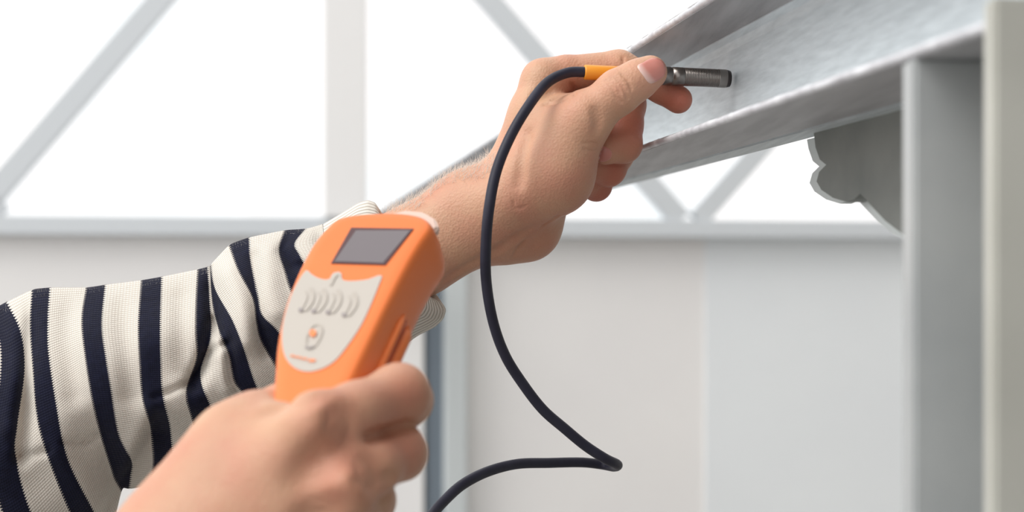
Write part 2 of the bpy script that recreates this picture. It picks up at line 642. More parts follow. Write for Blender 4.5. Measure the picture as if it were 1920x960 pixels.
nC = N.new('ShaderNodeTexVoronoi'); nC.inputs['Scale'].default_value = 750
L.new(tc.outputs['Object'], nC.inputs['Vector'])
nS = N.new('ShaderNodeMath'); nS.operation = 'ADD'
L.new(nB.outputs['Fac'], nS.inputs[0]); L.new(nC.outputs['Distance'], nS.inputs[1])
bp = N.new('ShaderNodeBump'); bp.inputs['Strength'].default_value = .3; bp.inputs['Distance'].default_value = .0006
L.new(nS.outputs[0], bp.inputs['Height']); L.new(bp.outputs['Normal'], B.inputs['Normal'])

M_nail = mat('nail', lin(222, 160, 150), 0.28, 0, .5)
N, L, B = nodes(M_nail)
B.inputs['Subsurface Weight'].default_value = .15
B.inputs['Subsurface Scale'].default_value = .003
at = N.new('ShaderNodeAttribute'); at.attribute_name = 'lunula'
mx = N.new('ShaderNodeMix'); mx.data_type = 'RGBA'
L.new(at.outputs['Fac'], mx.inputs['Factor'])
mx.inputs['A'].default_value = lin(208, 138, 126); mx.inputs['B'].default_value = lin(226, 190, 180)
L.new(mx.outputs['Result'], B.inputs['Base Color'])


def flush_shade_attr(o, spots):
    me = o.data
    co = np.empty(len(me.vertices) * 3, np.float32); me.vertices.foreach_get('co', co); co = co.reshape(-1, 3)
    f = np.zeros(len(co))
    for p, r, a in spots:
        f = np.maximum(f, a * np.exp(-(np.linalg.norm(co - p, axis=1) / r) ** 2))
    at = me.attributes.new('flush_shade', 'FLOAT', 'POINT')
    at.data.foreach_set('value', f.astype(np.float32))


person = tag(empty('person'), 'person in navy and cream striped sweater, both hands and a forearm in view', 'person')

# left arm and hand (pinching the probe): px, py, depth offset in mm, radius in px
LH = Body(.78)
b = LH.bone
b((500, 640, 22, 78), (760, 476, 18, 78), .02)
b((760, 482, 26, 80), (880, 406, 14, 72), .010)
b((745, 470, 8, 60), (885, 382, 8, 60), .010)
b((955, 372, -6, 22), (985, 250, -2, 20), .010)
b((1062, 238, -14, 36), (1092, 222, -17, 41), .008)
b((800, 482, 10, 62), (905, 425, 6, 62), .012)
b((885, 392, 12, 64), (955, 362, 12, 52), .012)
# metacarpals
b((942, 352, 10, 44), (1018, 152, 10, 37), .012)
b((950, 365, 22, 46), (1036, 165, 28, 37), .012)
b((965, 390, 32, 44), (1052, 190, 44, 36), .012)
b((985, 410, 40, 42), (1066, 235, 56, 33), .012)
b((920, 410, 16, 62), (975, 400, 22, 60), .016)
# heel of the hand
b((985, 425, 26, 55), (1040, 330, 40, 48), .012)
b((952, 440, 16, 48), (990, 428, 20, 52), .012)
# thenar
b((945, 385, -2, 58), (1035, 325, -8, 72), .014)
b((1035, 325, -8, 72), (1082, 245, -12, 48), .012)
b((1000, 210, 2, 34), (1050, 250, -4, 44), .012)
b((1050, 215, 6, 30), (1090, 205, -6, 30), .010)
c = LH.chain
c([(1082, 240, -13, 46), (1108, 214, -16, 43), (1160, 172, -19, 41), (1195, 150, -19, 36), (1219, 136, -18, 32)], .010, .0015, .022, .004)
c([(1018, 152, 10, 37), (1060, 138, 12, 33), (1160, 130, 15, 35), (1205, 146, 15, 30), (1240, 166, 14, 27), (1272, 187, 10, 26)], .010, .0012, .020, .003)
c([(1036, 165, 28, 37), (1120, 178, 31, 34), (1172, 196, 24, 38), (1170, 235, 17, 35), (1168, 270, 11, 35), (1135, 283, 4, 26)], .008, .001, .018, .003)
c([(1052, 190, 44, 36), (1120, 235, 47, 33), (1164, 262, 40, 35), (1155, 290, 32, 32), (1140, 316, 25, 33), (1108, 312, 14, 27)], .008, .001, .018, .003)
c([(1066, 235, 56, 33), (1105, 285, 58, 29), (1128, 312, 52, 30), (1124, 330, 46, 28), (1118, 348, 40, 28), (1098, 338, 28, 25)], .008, .001, .018, .003)
# creases: thumb joint, web of the thumb, wrist, finger joints
for pts in ([(1135, 150), (1147, 163), (1155, 180), (1166, 192)], [(1150, 143), (1163, 155), (1172, 172), (1177, 184)], [(1143, 146), (1156, 160), (1163, 176)],
            [(1165, 138), (1177, 150), (1184, 168)]):
    LH.crease(pts, .0008, .0009)
for pts in ([(1035, 187), (1052, 180), (1075, 172)], [(1020, 195), (1045, 192), (1068, 184)], [(1072, 158), (1078, 168), (1076, 180)]):
    LH.crease(pts, .0010, .0014)
LH.crease([(1168, 106), (1169, 114), (1168, 122)], .0008, .0012, 5)
LH.crease([(1046, 405), (1034, 414), (1018, 424)], .0011, .0018)
LH.crease([(985, 452), (972, 466), (966, 478)], .0012, .0012)
LH.crease([(1090, 270), (1105, 268), (1120, 270)], .0006, .0004)
LH.crease([(1095, 280), (1108, 283), (1120, 282)], .0006, .0004)
LH.crease([(962, 375), (966, 388), (976, 391), (984, 386)], .0008, .00035)
LH.crease([(990, 250), (978, 300), (974, 345)], .0035, .0016)
LH.crease([(925, 475), (960, 450), (990, 432)], .003, .0010)
LH.crease([(840, 520), (890, 492), (930, 470)], .003, .0010)
LH.crease([(1000, 190), (1010, 180), (1030, 172)], .003, .0012)
LH.crease([(1115, 205), (1122, 225), (1120, 245)], .003, .0008)
V, Q = LH.mesh(.0008)
left = fast_mesh('left_arm', V, Q, M_skin, person)
flush_shade_attr(left, [(P(1275, 188, .785), .014, .8), (P(1255, 150, .77), .008, .35), (P(1185, 245, .79), .020, .75), (P(1140, 325, .80), .02, .75), (P(1120, 360, .82), .02, .8),  # skin redness, made stronger on curled fingers to paint in their shade
                  (P(1072, 165, .79), .012, .4), (P(985, 385, .77), .016, .18), (P(1060, 310, .77), .02, .16), (P(1110, 285, .77), .016, .2), (P(1160, 170, .76), .008, .22), (P(1010, 460, .78), .02, .25)])


def nail(body, outline, centre, parent, white, lift=.00045):
    n = 40
    ol = catmull(outline, n, closed=True)
    rings = 9
    px, lun = [centre], [0]
    for r in range(1, rings + 1):
        t = r / rings
        px += [tuple(np.array(centre) + (q - np.array(centre)) * t) for q in ol]
    h, e = body.hit(px)
    for i in range(1, len(h)):      # where the outline runs past the fingertip, stay at the last point on it
        if abs(e[i]) > .0006 or np.linalg.norm(h[i] - h[0]) > .013:
            h[i] = h[i - n] if i > n else h[0]
    eps = 2e-4
    g = np.stack([body.sdf0(h + np.eye(3)[i] * eps) - body.sdf0(h - np.eye(3)[i] * eps) for i in range(3)], 1)
    g /= np.linalg.norm(g, axis=1)[:, None]
    tt = np.array([0] + [r / rings for r in range(1, rings + 1) for _ in range(n)])
    V = h + g * (lift * (1 - np.clip((tt - .8) / .2, 0, 1) ** 2 * 1.7))[:, None]
    Fc = [(0, 1 + j, 1 + (j + 1) % n) for j in range(n)]
    for r in range(rings - 1):
        for j in range(n):
            k = (j + 1) % n
            Fc.append((1 + r * n + j, 1 + (r + 1) * n + j, 1 + (r + 1) * n + k, 1 + r * n + k))
    o = mesh_obj('fingernail', V, Fc, M_nail, parent, smooth=True)
    (wx, wy), (dx, dy), wd = white
    px = np.array(px)
    s = ((px[:, 0] - wx) * dx + (px[:, 1] - wy) * dy) / math.hypot(dx, dy)
    a = o.data.attributes.new('lunula', 'FLOAT', 'POINT')
    a.data.foreach_set('value', np.clip(.5 - s / wd, 0, 1).astype(np.float32))
    return o


nail(LH, [(1193, 124), (1205, 116), (1220, 108), (1236, 108), (1248, 118), (1250, 136), (1240, 149), (1219, 158), (1206, 144)], (1222, 132), left, ((1212, 136), (.78, -.62), 9))
nail(LH, [(1123, 276), (1134, 274), (1145, 281), (1148, 291), (1141, 301), (1125, 304), (1122, 290)], (1134, 289), left, ((1090, 290), (1, 0), 8))

# ------------------------------------------------------------------ right hand gripping the gauge
RH = Body(.53)
b = RH.bone
b((150, 1480, -10, 165), (300, 1130, -4, 128), .02)
b((300, 1130, -4, 128), (370, 1040, 2, 105), .03)
# metacarpals
b((385, 985, 4, 84), (596, 800, -6, 62), .016)
b((400, 1040, 0, 86), (642, 906, -8, 64), .016)
b((400, 1090, 4, 82), (612, 1005, 0, 58), .016)
b((400, 1130, 12, 76), (580, 1075, 12, 52), .016)
b((440, 930, 14, 80), (560, 910, 16, 80), .02)
# thumb base
b((322, 990, 8, 84), (434, 820, 16, 55), .016)
b((430, 862, 10, 58), (520, 815, 12, 54), .016)
c = RH.chain
c([(434, 820, 16, 55), (480, 788, 24, 50), (530, 768, 38, 44), (570, 745, 58, 40)], .010, .003, .03, .006)
c([(596, 800, -6, 62), (668, 772, 8, 53), (748, 740, 26, 55), (760, 750, 44, 48), (730, 762, 62, 44), (660, 775, 70, 40)], .009, .0008, .022, .005)
c([(642, 906, -8, 64), (694, 876, 6, 52), (742, 846, 24, 53), (750, 850, 42, 48), (715, 865, 60, 44), (650, 880, 68, 40)], .009, .0008, .022, .005)
c([(612, 1005, 0, 58), (650, 968, 10, 50), (686, 930, 26, 49), (694, 938, 44, 44), (660, 955, 60, 42), (600, 975, 66, 40)], .009, .0008, .022, .005)
c([(580, 1075, 12, 52), (620, 1045, 20, 46), (660, 1020, 34, 43), (665, 1025, 50, 40), (630, 1040, 60, 38)], .009, .0008, .022, .005)
for pts, w_, dp_ in (([(560, 905), (610, 858), (655, 838)], .007, .0014), ([(570, 985), (605, 955), (640, 950)], .006, .0012), ([(692, 818), (735, 806), (785, 794)], .0022, .003), ([(672, 900), (705, 898), (738, 894)], .002, .0025), ([(640, 772), (650, 795), (655, 815)], .006, .0016), ([(690, 862), (705, 885), (708, 905)], .006, .0016),
                     ([(505, 770), (560, 752), (610, 738)], .004, .001)):
    RH.crease(pts, w_, dp_)
V, Q = RH.mesh(.0012)
right = fast_mesh('right_arm', V, Q, M_skin, person)
flush_shade_attr(right, [(P(610, 790, .515), .014, .3), (P(650, 895, .515), .016, .3), (P(785, 740, .54), .014, .4), (P(780, 840, .54), .014, .3), (P(450, 880, .51), .02, .12)])

# ------------------------------------------------------------------ sleeve
M_knit = mat('striped_knit', lin(228, 222, 212), 0.9, 0, .15)
N, L, B = nodes(M_knit)
B.inputs['Sheen Weight'].default_value = .06
uv = N.new('ShaderNodeUVMap')
sx = N.new('ShaderNodeSeparateXYZ'); L.new(uv.outputs['UV'], sx.inputs[0])


def math_node(op, a, b=None, c=None):
    n = N.new('ShaderNodeMath'); n.operation = op
    for i, v in enumerate((a, b, c)):
        if v is None:
            continue
        if isinstance(v, (int, float)):
            n.inputs[i].default_value = v
        else:
            L.new(v, n.inputs[i])
    return n.outputs[0]


wale = math_node('ABSOLUTE', math_node('SINE', math_node('MULTIPLY', sx.outputs['X'], math.pi / .0017)))
row = math_node('ABSOLUTE', math_node('SINE', math_node('MULTIPLY_ADD', sx.outputs['Y'], math.pi / .0015, math_node('MULTIPLY', wale, 1.2))))
hgt = math_node('MULTIPLY', math_node('POWER', wale, .6), math_node('MULTIPLY_ADD', row, .45, .55))
sa = N.new('ShaderNodeAttribute'); sa.attribute_name = 'stripe'
sw = N.new('ShaderNodeAttribute'); sw.attribute_name = 'stripe_rate'
jag = math_node('MULTIPLY', math_node('SUBTRACT', wale, .5), math_node('MULTIPLY', sw.outputs['Fac'], .0016))
sj = math_node('ADD', sa.outputs['Fac'], jag)
par = math_node('PINGPONG', sj, 1.0)        # even boundary -> 0, odd -> 1
fl_ = math_node('FLOORED_MODULO', sj, 2.0)
msk = math_node('GREATER_THAN', fl_, 1.0)
nz = N.new('ShaderNodeTexNoise'); nz.inputs['Scale'].default_value = 260
tcn = N.new('ShaderNodeTexCoord'); L.new(tcn.outputs['Object'], nz.inputs['Vector'])
cw = N.new('ShaderNodeMix'); cw.data_type = 'RGBA'
L.new(hgt, cw.inputs['Factor']); cw.inputs['A'].default_value = lin(186, 176, 164); cw.inputs['B'].default_value = lin(233, 228, 219)
cn = N.new('ShaderNodeMix'); cn.data_type = 'RGBA'
L.new(nz.outputs['Fac'], cn.inputs['Factor']); cn.inputs['A'].default_value = lin(14, 15, 30); cn.inputs['B'].default_value = lin(26, 29, 52)
cm = N.new('ShaderNodeMix'); cm.data_type = 'RGBA'
L.new(msk, cm.inputs['Factor']); L.new(cw.outputs['Result'], cm.inputs['A']); L.new(cn.outputs['Result'], cm.inputs['B'])
L.new(cm.outputs['Result'], B.inputs['Base Color'])
bp = N.new('ShaderNodeBump'); bp.inputs['Strength'].default_value = .6; bp.inputs['Distance'].default_value = .0008
L.new(hgt, bp.inputs['Height']); L.new(bp.outputs['Normal'], B.inputs['Normal'])

M_rib = mat('cream_rib', lin(228, 222, 212), 0.9, 0, .15)
N, L, B = nodes(M_rib)
uv = N.new('ShaderNodeUVMap'); sx = N.new('ShaderNodeSeparateXYZ'); L.new(uv.outputs['UV'], sx.inputs[0])
rib = math_node('ABSOLUTE', math_node('SINE', math_node('MULTIPLY', sx.outputs['X'], math.pi / .0024)))
cw = N.new('ShaderNodeMix'); cw.data_type = 'RGBA'
L.new(rib, cw.inputs['Factor']); cw.inputs['A'].default_value = lin(196, 188, 176); cw.inputs['B'].default_value = lin(234, 229, 220)
L.new(cw.outputs['Result'], B.inputs['Base Color'])
bp = N.new('ShaderNodeBump'); bp.inputs['Strength'].default_value = .8; bp.inputs['Distance'].default_value = .0012
L.new(rib, bp.inputs['Height']); L.new(bp.outputs['Normal'], B.inputs['Normal'])

# boundaries of the stripes from the shoulder side to the cuff: points down the near side of the sleeve, (depth offset mm, half depth mm)
ST = [
    # s index even->odd switches cream to navy
    (-4, [(-560, 700), (-600, 900), (-600, 1050), (-540, 1250)], 40, 75),
    (-3, [(-520, 690), (-560, 890), (-560, 1040), (-500, 1250)], 38, 74),
    (-2, [(-340, 650), (-370, 850), (-370, 1000), (-310, 1220)], 32, 72),
    (-1, [(-290, 640), (-320, 840), (-320, 990), (-260, 1210)], 30, 72),
    (0, [(-150, 600), (-170, 720), (-165, 900), (-90, 1180)], 26, 70),
    (1, [(-20, 583), (8, 640), (9, 710), (-6, 800), (-4, 870), (12, 960), (90, 1150)], 22, 66),
    (2, [(12, 566), (40, 620), (48, 697), (33, 800), (29, 854), (57, 960), (130, 1120)], 21, 66),
    (3, [(62, 542), (56, 610), (62, 700), (69, 772), (87, 841), (134, 960), (180, 1050)], 20, 64),
    (4, [(92, 539), (89, 600), (90, 660), (103, 747), (125, 860), (175, 960), (205, 1020)], 20, 63),
    (5, [(165, 539), (156, 597), (162, 665), (175, 747), (193, 820), (212, 885), (221, 902), (229, 914)], 19, 60),
    (6, [(196, 534), (190, 610), (198, 670), (209, 735), (222, 815), (247, 864), (246, 892), (242, 917)], 18, 58),
    (7, [(268, 525), (262, 610), (264, 680), (269, 747), (284, 800), (288, 866), (278, 912)], 17, 56),
    (8, [(302, 519), (300, 610), (301, 680), (305, 735), (319, 797), (325, 850), (345, 920)], 16, 55),
    (9, [(375, 504), (371, 566), (370, 620), (372, 672), (350, 735), (362, 790), (390, 890)], 16, 52),
    (10, [(391, 500), (395, 560), (397, 630), (374, 700), (392, 755), (412, 800), (430, 870)], 16, 50),
    (11, [(394, 500), (398, 570), (412, 625), (432, 668), (442, 715), (462, 745), (500, 840)], 16, 50),
    (12, [(394, 497), (402, 545), (437, 604), (462, 665), (480, 722), (500, 770), (530, 825)], 15, 50),
    (13, [(430, 458), (449, 505), (476, 556), (482, 600), (489, 637), (520, 690), (580, 790)], 14, 48),
    (14, [(466, 445), (469, 490), (481, 554), (489, 592), (520, 620), (560, 680), (620, 765)], 13, 47),
    (15, [(536, 431), (525, 468), (536, 508), (548, 545), (580, 600), (620, 670), (680, 725)], 12, 45),
    (16, [(575, 429), (552, 456), (562, 478), (582, 515), (615, 570), (660, 640), (715, 698)], 12, 44),
    (17, [(606, 420), (610, 450), (630, 500), (670, 560), (710, 610), (748, 656)], 12, 42),
]
TN = 72                      # samples over the near side
rows = []
for s_, pts, dc, rd in ST:
    rows.append(catmull(pts, TN))
SUB = 7
px, dcs, rds, ss = [], [], [], []
for i in range(len(ST) - 1):
    for k in range(SUB):
        t = k / SUB
        px.append(rows[i] * (1 - t) + rows[i + 1] * t)
        dcs.append(ST[i][2] * (1 - t) + ST[i + 1][2] * t); rds.append(ST[i][3] * (1 - t) + ST[i + 1][3] * t)
        ss.append(ST[i][0] + t)
px.append(rows[-1]); dcs.append(ST[-1][2]); rds.append(ST[-1][3]); ss.append(ST[-1][0] - .02)
px = np.array(px); nv = len(px)
dcs = np.array(dcs); rds = np.array(rds); ss = np.array(ss)
for _ in range(3):           # soften the kinks along the arm
    q = px.copy(); q[1:-1] = px[1:-1] * .6 + .2 * (px[2:] + px[:-2]); px = q


def pl_dist(p, pts):
    """distance and side of pixel positions to a polyline"""
    best = np.full(p.shape[:-1], 1e9); side = np.zeros(p.shape[:-1])
    for i in range(len(pts) - 1):
        a = np.array(pts[i], float); b2 = np.array(pts[i + 1], float); ba = b2 - a
        t = np.clip(((p - a) @ ba) / (ba @ ba), 0, 1)
        w = p - a - t[..., None] * ba
        d = np.linalg.norm(w, axis=-1)
        cr = ba[0] * (p[..., 1] - a[1]) - ba[1] * (p[..., 0] - a[0])
        m = d < best
        best = np.where(m, d, best); side = np.where(m, np.sign(cr), side)
    return best, side


ta = np.linspace(0, math.pi, TN)
prof_d = np.sin(ta) ** .75
dep = np.zeros((nv, TN))     # relief towards the viewer in mm
# (polyline, width px, valley depth mm)
for pts, w, h in (
        ([(392, 500), (398, 560), (400, 600), (384, 680), (362, 720)], 16, 9),
        ([(398, 600), (430, 655), (436, 720), (455, 770)], 9, 5),
        ([(362, 705), (380, 670), (430, 640)], 9, 4),
        ([(476, 480), (480, 560), (486, 610), (500, 660)], 12, 5),
        ([(30, 855), (60, 852), (90, 845)], 7, 3.5),
        ([(120, 832), (165, 828), (190, 815)], 7, 2.5),
        ([(290, 745), (318, 735), (350, 720)], 7, 3.0),
        ([(52, 545), (60, 620), (52, 720), (45, 800), (40, 860)], 14, 7),
        ([(540, 440), (528, 470), (550, 500), (572, 498)], 10, 4),
        ([(230, 560), (236, 640), (244, 740)], 22, 4),
        ([(130, 560), (128, 640), (140, 740)], 22, 4),
        ([(345, 520), (340, 600), (345, 690)], 20, 4),
        ([(596, 428), (600, 450), (640, 520), (690, 590)], 12, 4)):
    d, sd = pl_dist(px, pts)
    dep -= h * np.exp(-(d / w) ** 2)
for pts, w, h in (
        ([(425, 500), (450, 570), (462, 640)], 22, 6),
        ([(505, 460), (510, 540), (520, 580)], 26, 6),
        ([(412, 640), (420, 690), (430, 730)], 14, 5),
        ([(20, 600), (25, 700), (15, 800)], 24, 6),
        ([(285, 760), (250, 850), (215, 910)], 22, 4),
        ([(110, 850), (150, 900), (180, 960)], 26, 4)):
    d, sd = pl_dist(px, pts)
    dep += h * np.exp(-(d / w) ** 2)
# the overhanging fold below the elbow: the cloth right of this line lies deeper
fold = [(292, 770), (284, 790), (258, 842), (228, 897), (196, 945), (160, 1010)]
d, sd = pl_dist(px, fold)
lower = px[..., 1] > 770
sg = np.where(sd < 0, d, -d)
step = np.where(lower, 1 / (1 + np.exp(-np.clip(sg / 3.0, -30, 30))), 0) * np.clip((px[..., 1] - 770) / 40, 0, 1) * np.exp(-np.maximum(sg, 0) / 120)
dep -= 16 * step
rng = np.random.RandomState(7)
for _ in range(40):          # small soft unevenness
    f = rng.uniform(.008, .03); th = rng.uniform(0, math.pi); ph = rng.uniform(0, 6.3)
    dep += .28 * np.sin((px[..., 0] * math.cos(th) + px[..., 1] * math.sin(th)) * f * 2 + ph)
dep *= np.minimum(1, np.sin(ta) * 3)[None, :]
DS = .78
near_d = DS + (dcs[:, None] - rds[:, None] * prof_d[None, :] - dep) * .001
V = []
mid = (px[:, :1] + px[:, -1:]) / 2
for i in range(nv):
    for j in range(TN):
        V.append(P(px[i, j, 0], px[i, j, 1], near_d[i, j]))
    for j in range(TN - 2, 0, -1):
        t = j / (TN - 1)
        q = px[i, 0] * (1 - t) + px[i, -1] * t
        V.append(P(q[0], q[1], DS + (dcs[i] + rds[i] * prof_d[j]) * .001))
V = np.array(V)
NR = 2 * TN - 2
Q = []
for i in range(nv - 1):
    for j in range(NR):
        k = (j + 1) % NR
        Q.append((i * NR + j, i * NR + k, (i + 1) * NR + k, (i + 1) * NR + j))
Q = np.array(Q)
sleeve = fast_mesh('sweater_sleeve', V, Q, M_knit, person)
sleeve['label'] = 'cream knit sleeve with navy stripes'
VR = V.reshape(nv, NR, 3)
seg = np.linalg.norm(np.diff(VR, axis=0), axis=2).mean(1)
vv = np.concatenate([[0], np.cumsum(seg)])
a_s = sleeve.data.attributes.new('stripe', 'FLOAT', 'POINT')
a_s.data.foreach_set('value', np.repeat(ss + 20, NR).astype(np.float32))
loc_seg = np.linalg.norm(np.gradient(VR, axis=0), axis=2)
rate = np.clip((1 / SUB) / np.maximum(loc_seg, 1e-4), 5, 260)
a_r = sleeve.data.attributes.new('stripe_rate', 'FLOAT', 'POINT')
a_r.data.foreach_set('value', rate.ravel().astype(np.float32))
CIRC = .36
ul = sleeve.data.uv_layers.new(name='UVMap')
uvs = np.zeros((len(Q), 4, 2), np.float32)
ii = np.repeat(np.arange(nv - 1), NR); jj = np.tile(np.arange(NR), nv - 1)
uvs[:, 0] = np.stack([jj * CIRC / NR, vv[ii]], 1); uvs[:, 1] = np.stack([(jj + 1) * CIRC / NR, vv[ii]], 1)
uvs[:, 2] = np.stack([(jj + 1) * CIRC / NR, vv[ii + 1]], 1); uvs[:, 3] = np.stack([jj * CIRC / NR, vv[ii + 1]], 1)
ul.data.foreach_set('uv', uvs.ravel())

# cuff: a ribbed, rolled end
CU = [([(606, 420), (610, 450), (630, 500), (670, 560), (710, 610), (748, 656)], 12, 42),
      ([(640, 400), (640, 440), (665, 500), (710, 565), (750, 612), (782, 630)], 12, 41),
      ([(672, 380), (665, 430), (690, 500), (740, 570), (790, 605), (815, 614)], 12, 41),
      ([(690, 375), (688, 430), (712, 500), (765, 572), (810, 598), (832, 598)], 12, 40),
      ([(704, 380), (708, 430), (732, 500), (778, 560), (815, 582), (837, 580)], 12, 38),
      ([(710, 392), (722, 435), (745, 490), (785, 545), (812, 562), (828, 566)], 13, 35),
      ([(706, 402), (720, 440), (742, 488), (775, 535), (800, 552), (815, 560)], 14, 32),
      ([(685, 420), (700, 450), (722, 492), (752, 532), (775, 550), (790, 562)], 15, 31)]
CSUB = 5
rr = [catmull(c_[0], TN) for c_ in CU]
arr = np.array(rr)
tq = np.linspace(0, len(CU) - 1, (len(CU) - 1) * CSUB + 1)
sm = np.array([[np.interp(tq, range(len(CU)), arr[:, j, k]) for k in range(2)] for j in range(TN)]).transpose(2, 0, 1)
for _ in range(2):
    q = sm.copy(); q[1:-1] = sm[1:-1] * .5 + .25 * (sm[2:] + sm[:-2]); sm = q
cd = np.interp(tq, range(len(CU)), [c_[1] for c_ in CU]); cr_ = np.interp(tq, range(len(CU)), [c_[2] for c_ in CU])
V = []
for i in range(len(tq)):
    for j in range(TN):
        V.append(P(sm[i, j, 0], sm[i, j, 1], DS + (cd[i] - cr_[i] * prof_d[j]) * .001))
    for j in range(TN - 2, 0, -1):
        t = j / (TN - 1)
        q = sm[i, 0] * (1 - t) + sm[i, -1] * t
        V.append(P(q[0], q[1], DS + (cd[i] + cr_[i] * prof_d[j]) * .001))
Q = []
for i in range(len(tq) - 1):
    for j in range(NR):
        k = (j + 1) % NR
        Q.append((i * NR + j, i * NR + k, (i + 1) * NR + k, (i + 1) * NR + j))
Q = np.array(Q)
cuff = fast_mesh('cuff', np.array(V), Q, M_rib, sleeve)
ul = cuff.data.uv_layers.new(name='UVMap')
jj = np.tile(np.arange(NR), len(tq) - 1); ii = np.repeat(np.arange(len(tq) - 1), NR)
uvs = np.zeros((len(Q), 4, 2), np.float32)
uvs[:, 0] = np.stack([jj * .24 / NR, ii * .003], 1); uvs[:, 1] = np.stack([(jj + 1) * .24 / NR, ii * .003], 1)
uvs[:, 2] = np.stack([(jj + 1) * .24 / NR, ii * .003 + .003], 1); uvs[:, 3] = np.stack([jj * .24 / NR, ii * .003 + .003], 1)
ul.data.foreach_set('uv', uvs.ravel())


def strands(name, roots, dirs, length, rad, m, parent, bend):
    """fine hairs as three-sided tapering tubes"""
    n = len(roots); S_ = 4
    rg = np.random.RandomState(3)
    V = np.zeros((n, S_ + 1, 3, 3)); 
    dirs = dirs / np.linalg.norm(dirs, axis=1)[:, None]
    side = np.cross(dirs, rg.normal(size=(n, 3))); side /= np.linalg.norm(side, axis=1)[:, None]
    oth = np.cross(dirs, side)
    bd = side * bend[:, None]
    for s_ in range(S_ + 1):
        t = s_ / S_
        c0 = roots + dirs * (length * t)[:, None] + bd * (length * t * t)[:, None]
        r_ = rad * (1 - .75 * t)
        for k in range(3):
            a = 2 * math.pi * k / 3
            V[:, s_, k] = c0 + r_ * (math.cos(a) * side + math.sin(a) * oth)
    base = (np.arange(n) * (S_ + 1) * 3)[:, None]
    qs = []
    for s_ in range(S_):
        for k in range(3):
            k2 = (k + 1) % 3
            qs.append(base + np.array([s_ * 3 + k, s_ * 3 + k2, (s_ + 1) * 3 + k2, (s_ + 1) * 3 + k]))
    o = fast_mesh(name, V.reshape(-1, 3), np.vstack(qs), m, parent)
    o['kind'] = 'stuff'
    return o


def vert_normals(o):
    me = o.data
    n = len(me.vertices)
    co = np.empty(n * 3, np.float32); me.vertices.foreach_get('co', co)
    nn = np.empty(n * 3, np.float32); me.vertex_normals.foreach_get('vector', nn)
    return co.reshape(-1, 3).astype(float), nn.reshape(-1, 3).astype(float)


def to_px(p):
    return np.stack([CX + p[:, 0] / p[:, 1] * F, HY - (p[:, 2] - ZC) / p[:, 1] * F], 1)


M_hair = mat('fair_hair', lin(250, 244, 236), .35, 0, .6)
hn = M_hair.node_tree
h_t = hn.nodes.new('ShaderNodeBsdfTranslucent'); h_t.inputs['Color'].default_value = (1, .98, .95, 1)
h_m = hn.nodes.new('ShaderNodeMixShader'); h_m.inputs['Fac'].default_value = .55
h_o = [n_ for n_ in hn.nodes if n_.type == 'OUTPUT_MATERIAL'][0]
hn.links.new(hn.nodes['Principled BSDF'].outputs[0], h_m.inputs[1]); hn.links.new(h_t.outputs[0], h_m.inputs[2]); hn.links.new(h_m.outputs[0], h_o.inputs['Surface'])
co, nn = vert_normals(left)
q = to_px(co)
fa = (q[:, 0] > 715) & (q[:, 0] < 935) & (q[:, 1] < 400) & (nn[:, 2] > .6)
idx = np.flatnonzero(fa)
rg = np.random.RandomState(5)
idx = rg.choice(idx, min(1500, len(idx)), replace=False)
ax_ = np.array([.75, 0, .35])
dirs = nn[idx] * .5 + ax_ * rg.uniform(.3, 1.2, len(idx))[:, None] + rg.normal(size=(len(idx), 3)) * .25
strands('arm_hair', co[idx] - nn[idx] * .0003, dirs, rg.uniform(.003, .0075, len(idx)), .0001, M_hair, left, rg.uniform(-.5, .5, len(idx)))

M_fuzz = mat('wool_fuzz', lin(236, 232, 226), .7)
for part, cnt in ((sleeve, 1500), (cuff, 1200)):
    co, nn = vert_normals(part)
    q = to_px(co)
    if part is sleeve:
        ring_j = np.arange(len(co)) % NR
        ok = (q[:, 0] > -30) & ((ring_j < 3) | (ring_j > NR - 3))
    else:
        ok = nn[:, 2] > -2
    idx = np.flatnonzero(ok)
    idx = rg.choice(idx, min(cnt, len(idx)), replace=False)
    dirs = nn[idx] + rg.normal(size=(len(idx), 3)) * .7
    strands('wool_fuzz', co[idx] - nn[idx] * .0002, dirs, rg.uniform(.001, .0032, len(idx)), .00005, M_fuzz, part, rg.uniform(-.8, .8, len(idx)))

# ------------------------------------------------------------------ handheld gauge
M_or = add_noise(mat('orange_plastic', lin(236, 124, 60), 0.42, 0, .35), 8, lin(233, 120, 56), lin(238, 128, 64))
M_lab = mat('label_grey', lin(188, 181, 172), 0.5)
M_ink = mat('print_grey', lin(182, 174, 164), 0.5)
M_dot = mat('print_dark', lin(152, 144, 142), 0.5)
M_org = mat('print_orange', lin(240, 140, 84), 0.5)
M_scr = mat('screen_glass', lin(104, 96, 100), 0.22, 0, .6)
M_bez = mat('screen_bezel', lin(74, 36, 40), 0.4)
M_pale = mat('end_cap_plastic', lin(216, 190, 176), 0.35)

U = np.array([.8, -.6, -.016]); Vd = np.array([-.454, -.58, -.677])
U /= np.linalg.norm(U); Vd -= U * (U @ Vd); Vd /= np.linalg.norm(Vd)
wv = np.array([-.1918, .1237, .4499]) * .5
th = np.linalg.norm(wv); kv = wv / th


def rotv(x):
    return x * math.cos(th) + np.cross(kv, x) * math.sin(th) + kv * (kv @ x) * (1 - math.cos(th))


U, Vd = rotv(U), rotv(Vd)
Nf = np.cross(U, Vd)
if Nf[1] > 0:
    Nf = -Nf
GO = P(698, 463, .62)


def fl_uv(px_, py_, lift=0.0):
    """face coordinates (metres) seen at a pixel"""
    r = ray(px_, py_)
    t = ((GO + Nf * lift - CAM) @ Nf) / (r @ Nf)
    p = CAM + r * t - GO
    return np.array([p @ U, p @ Vd])


def G(uv_, w):
    return GO + U * uv_[0] + Vd * uv_[1] + Nf * w


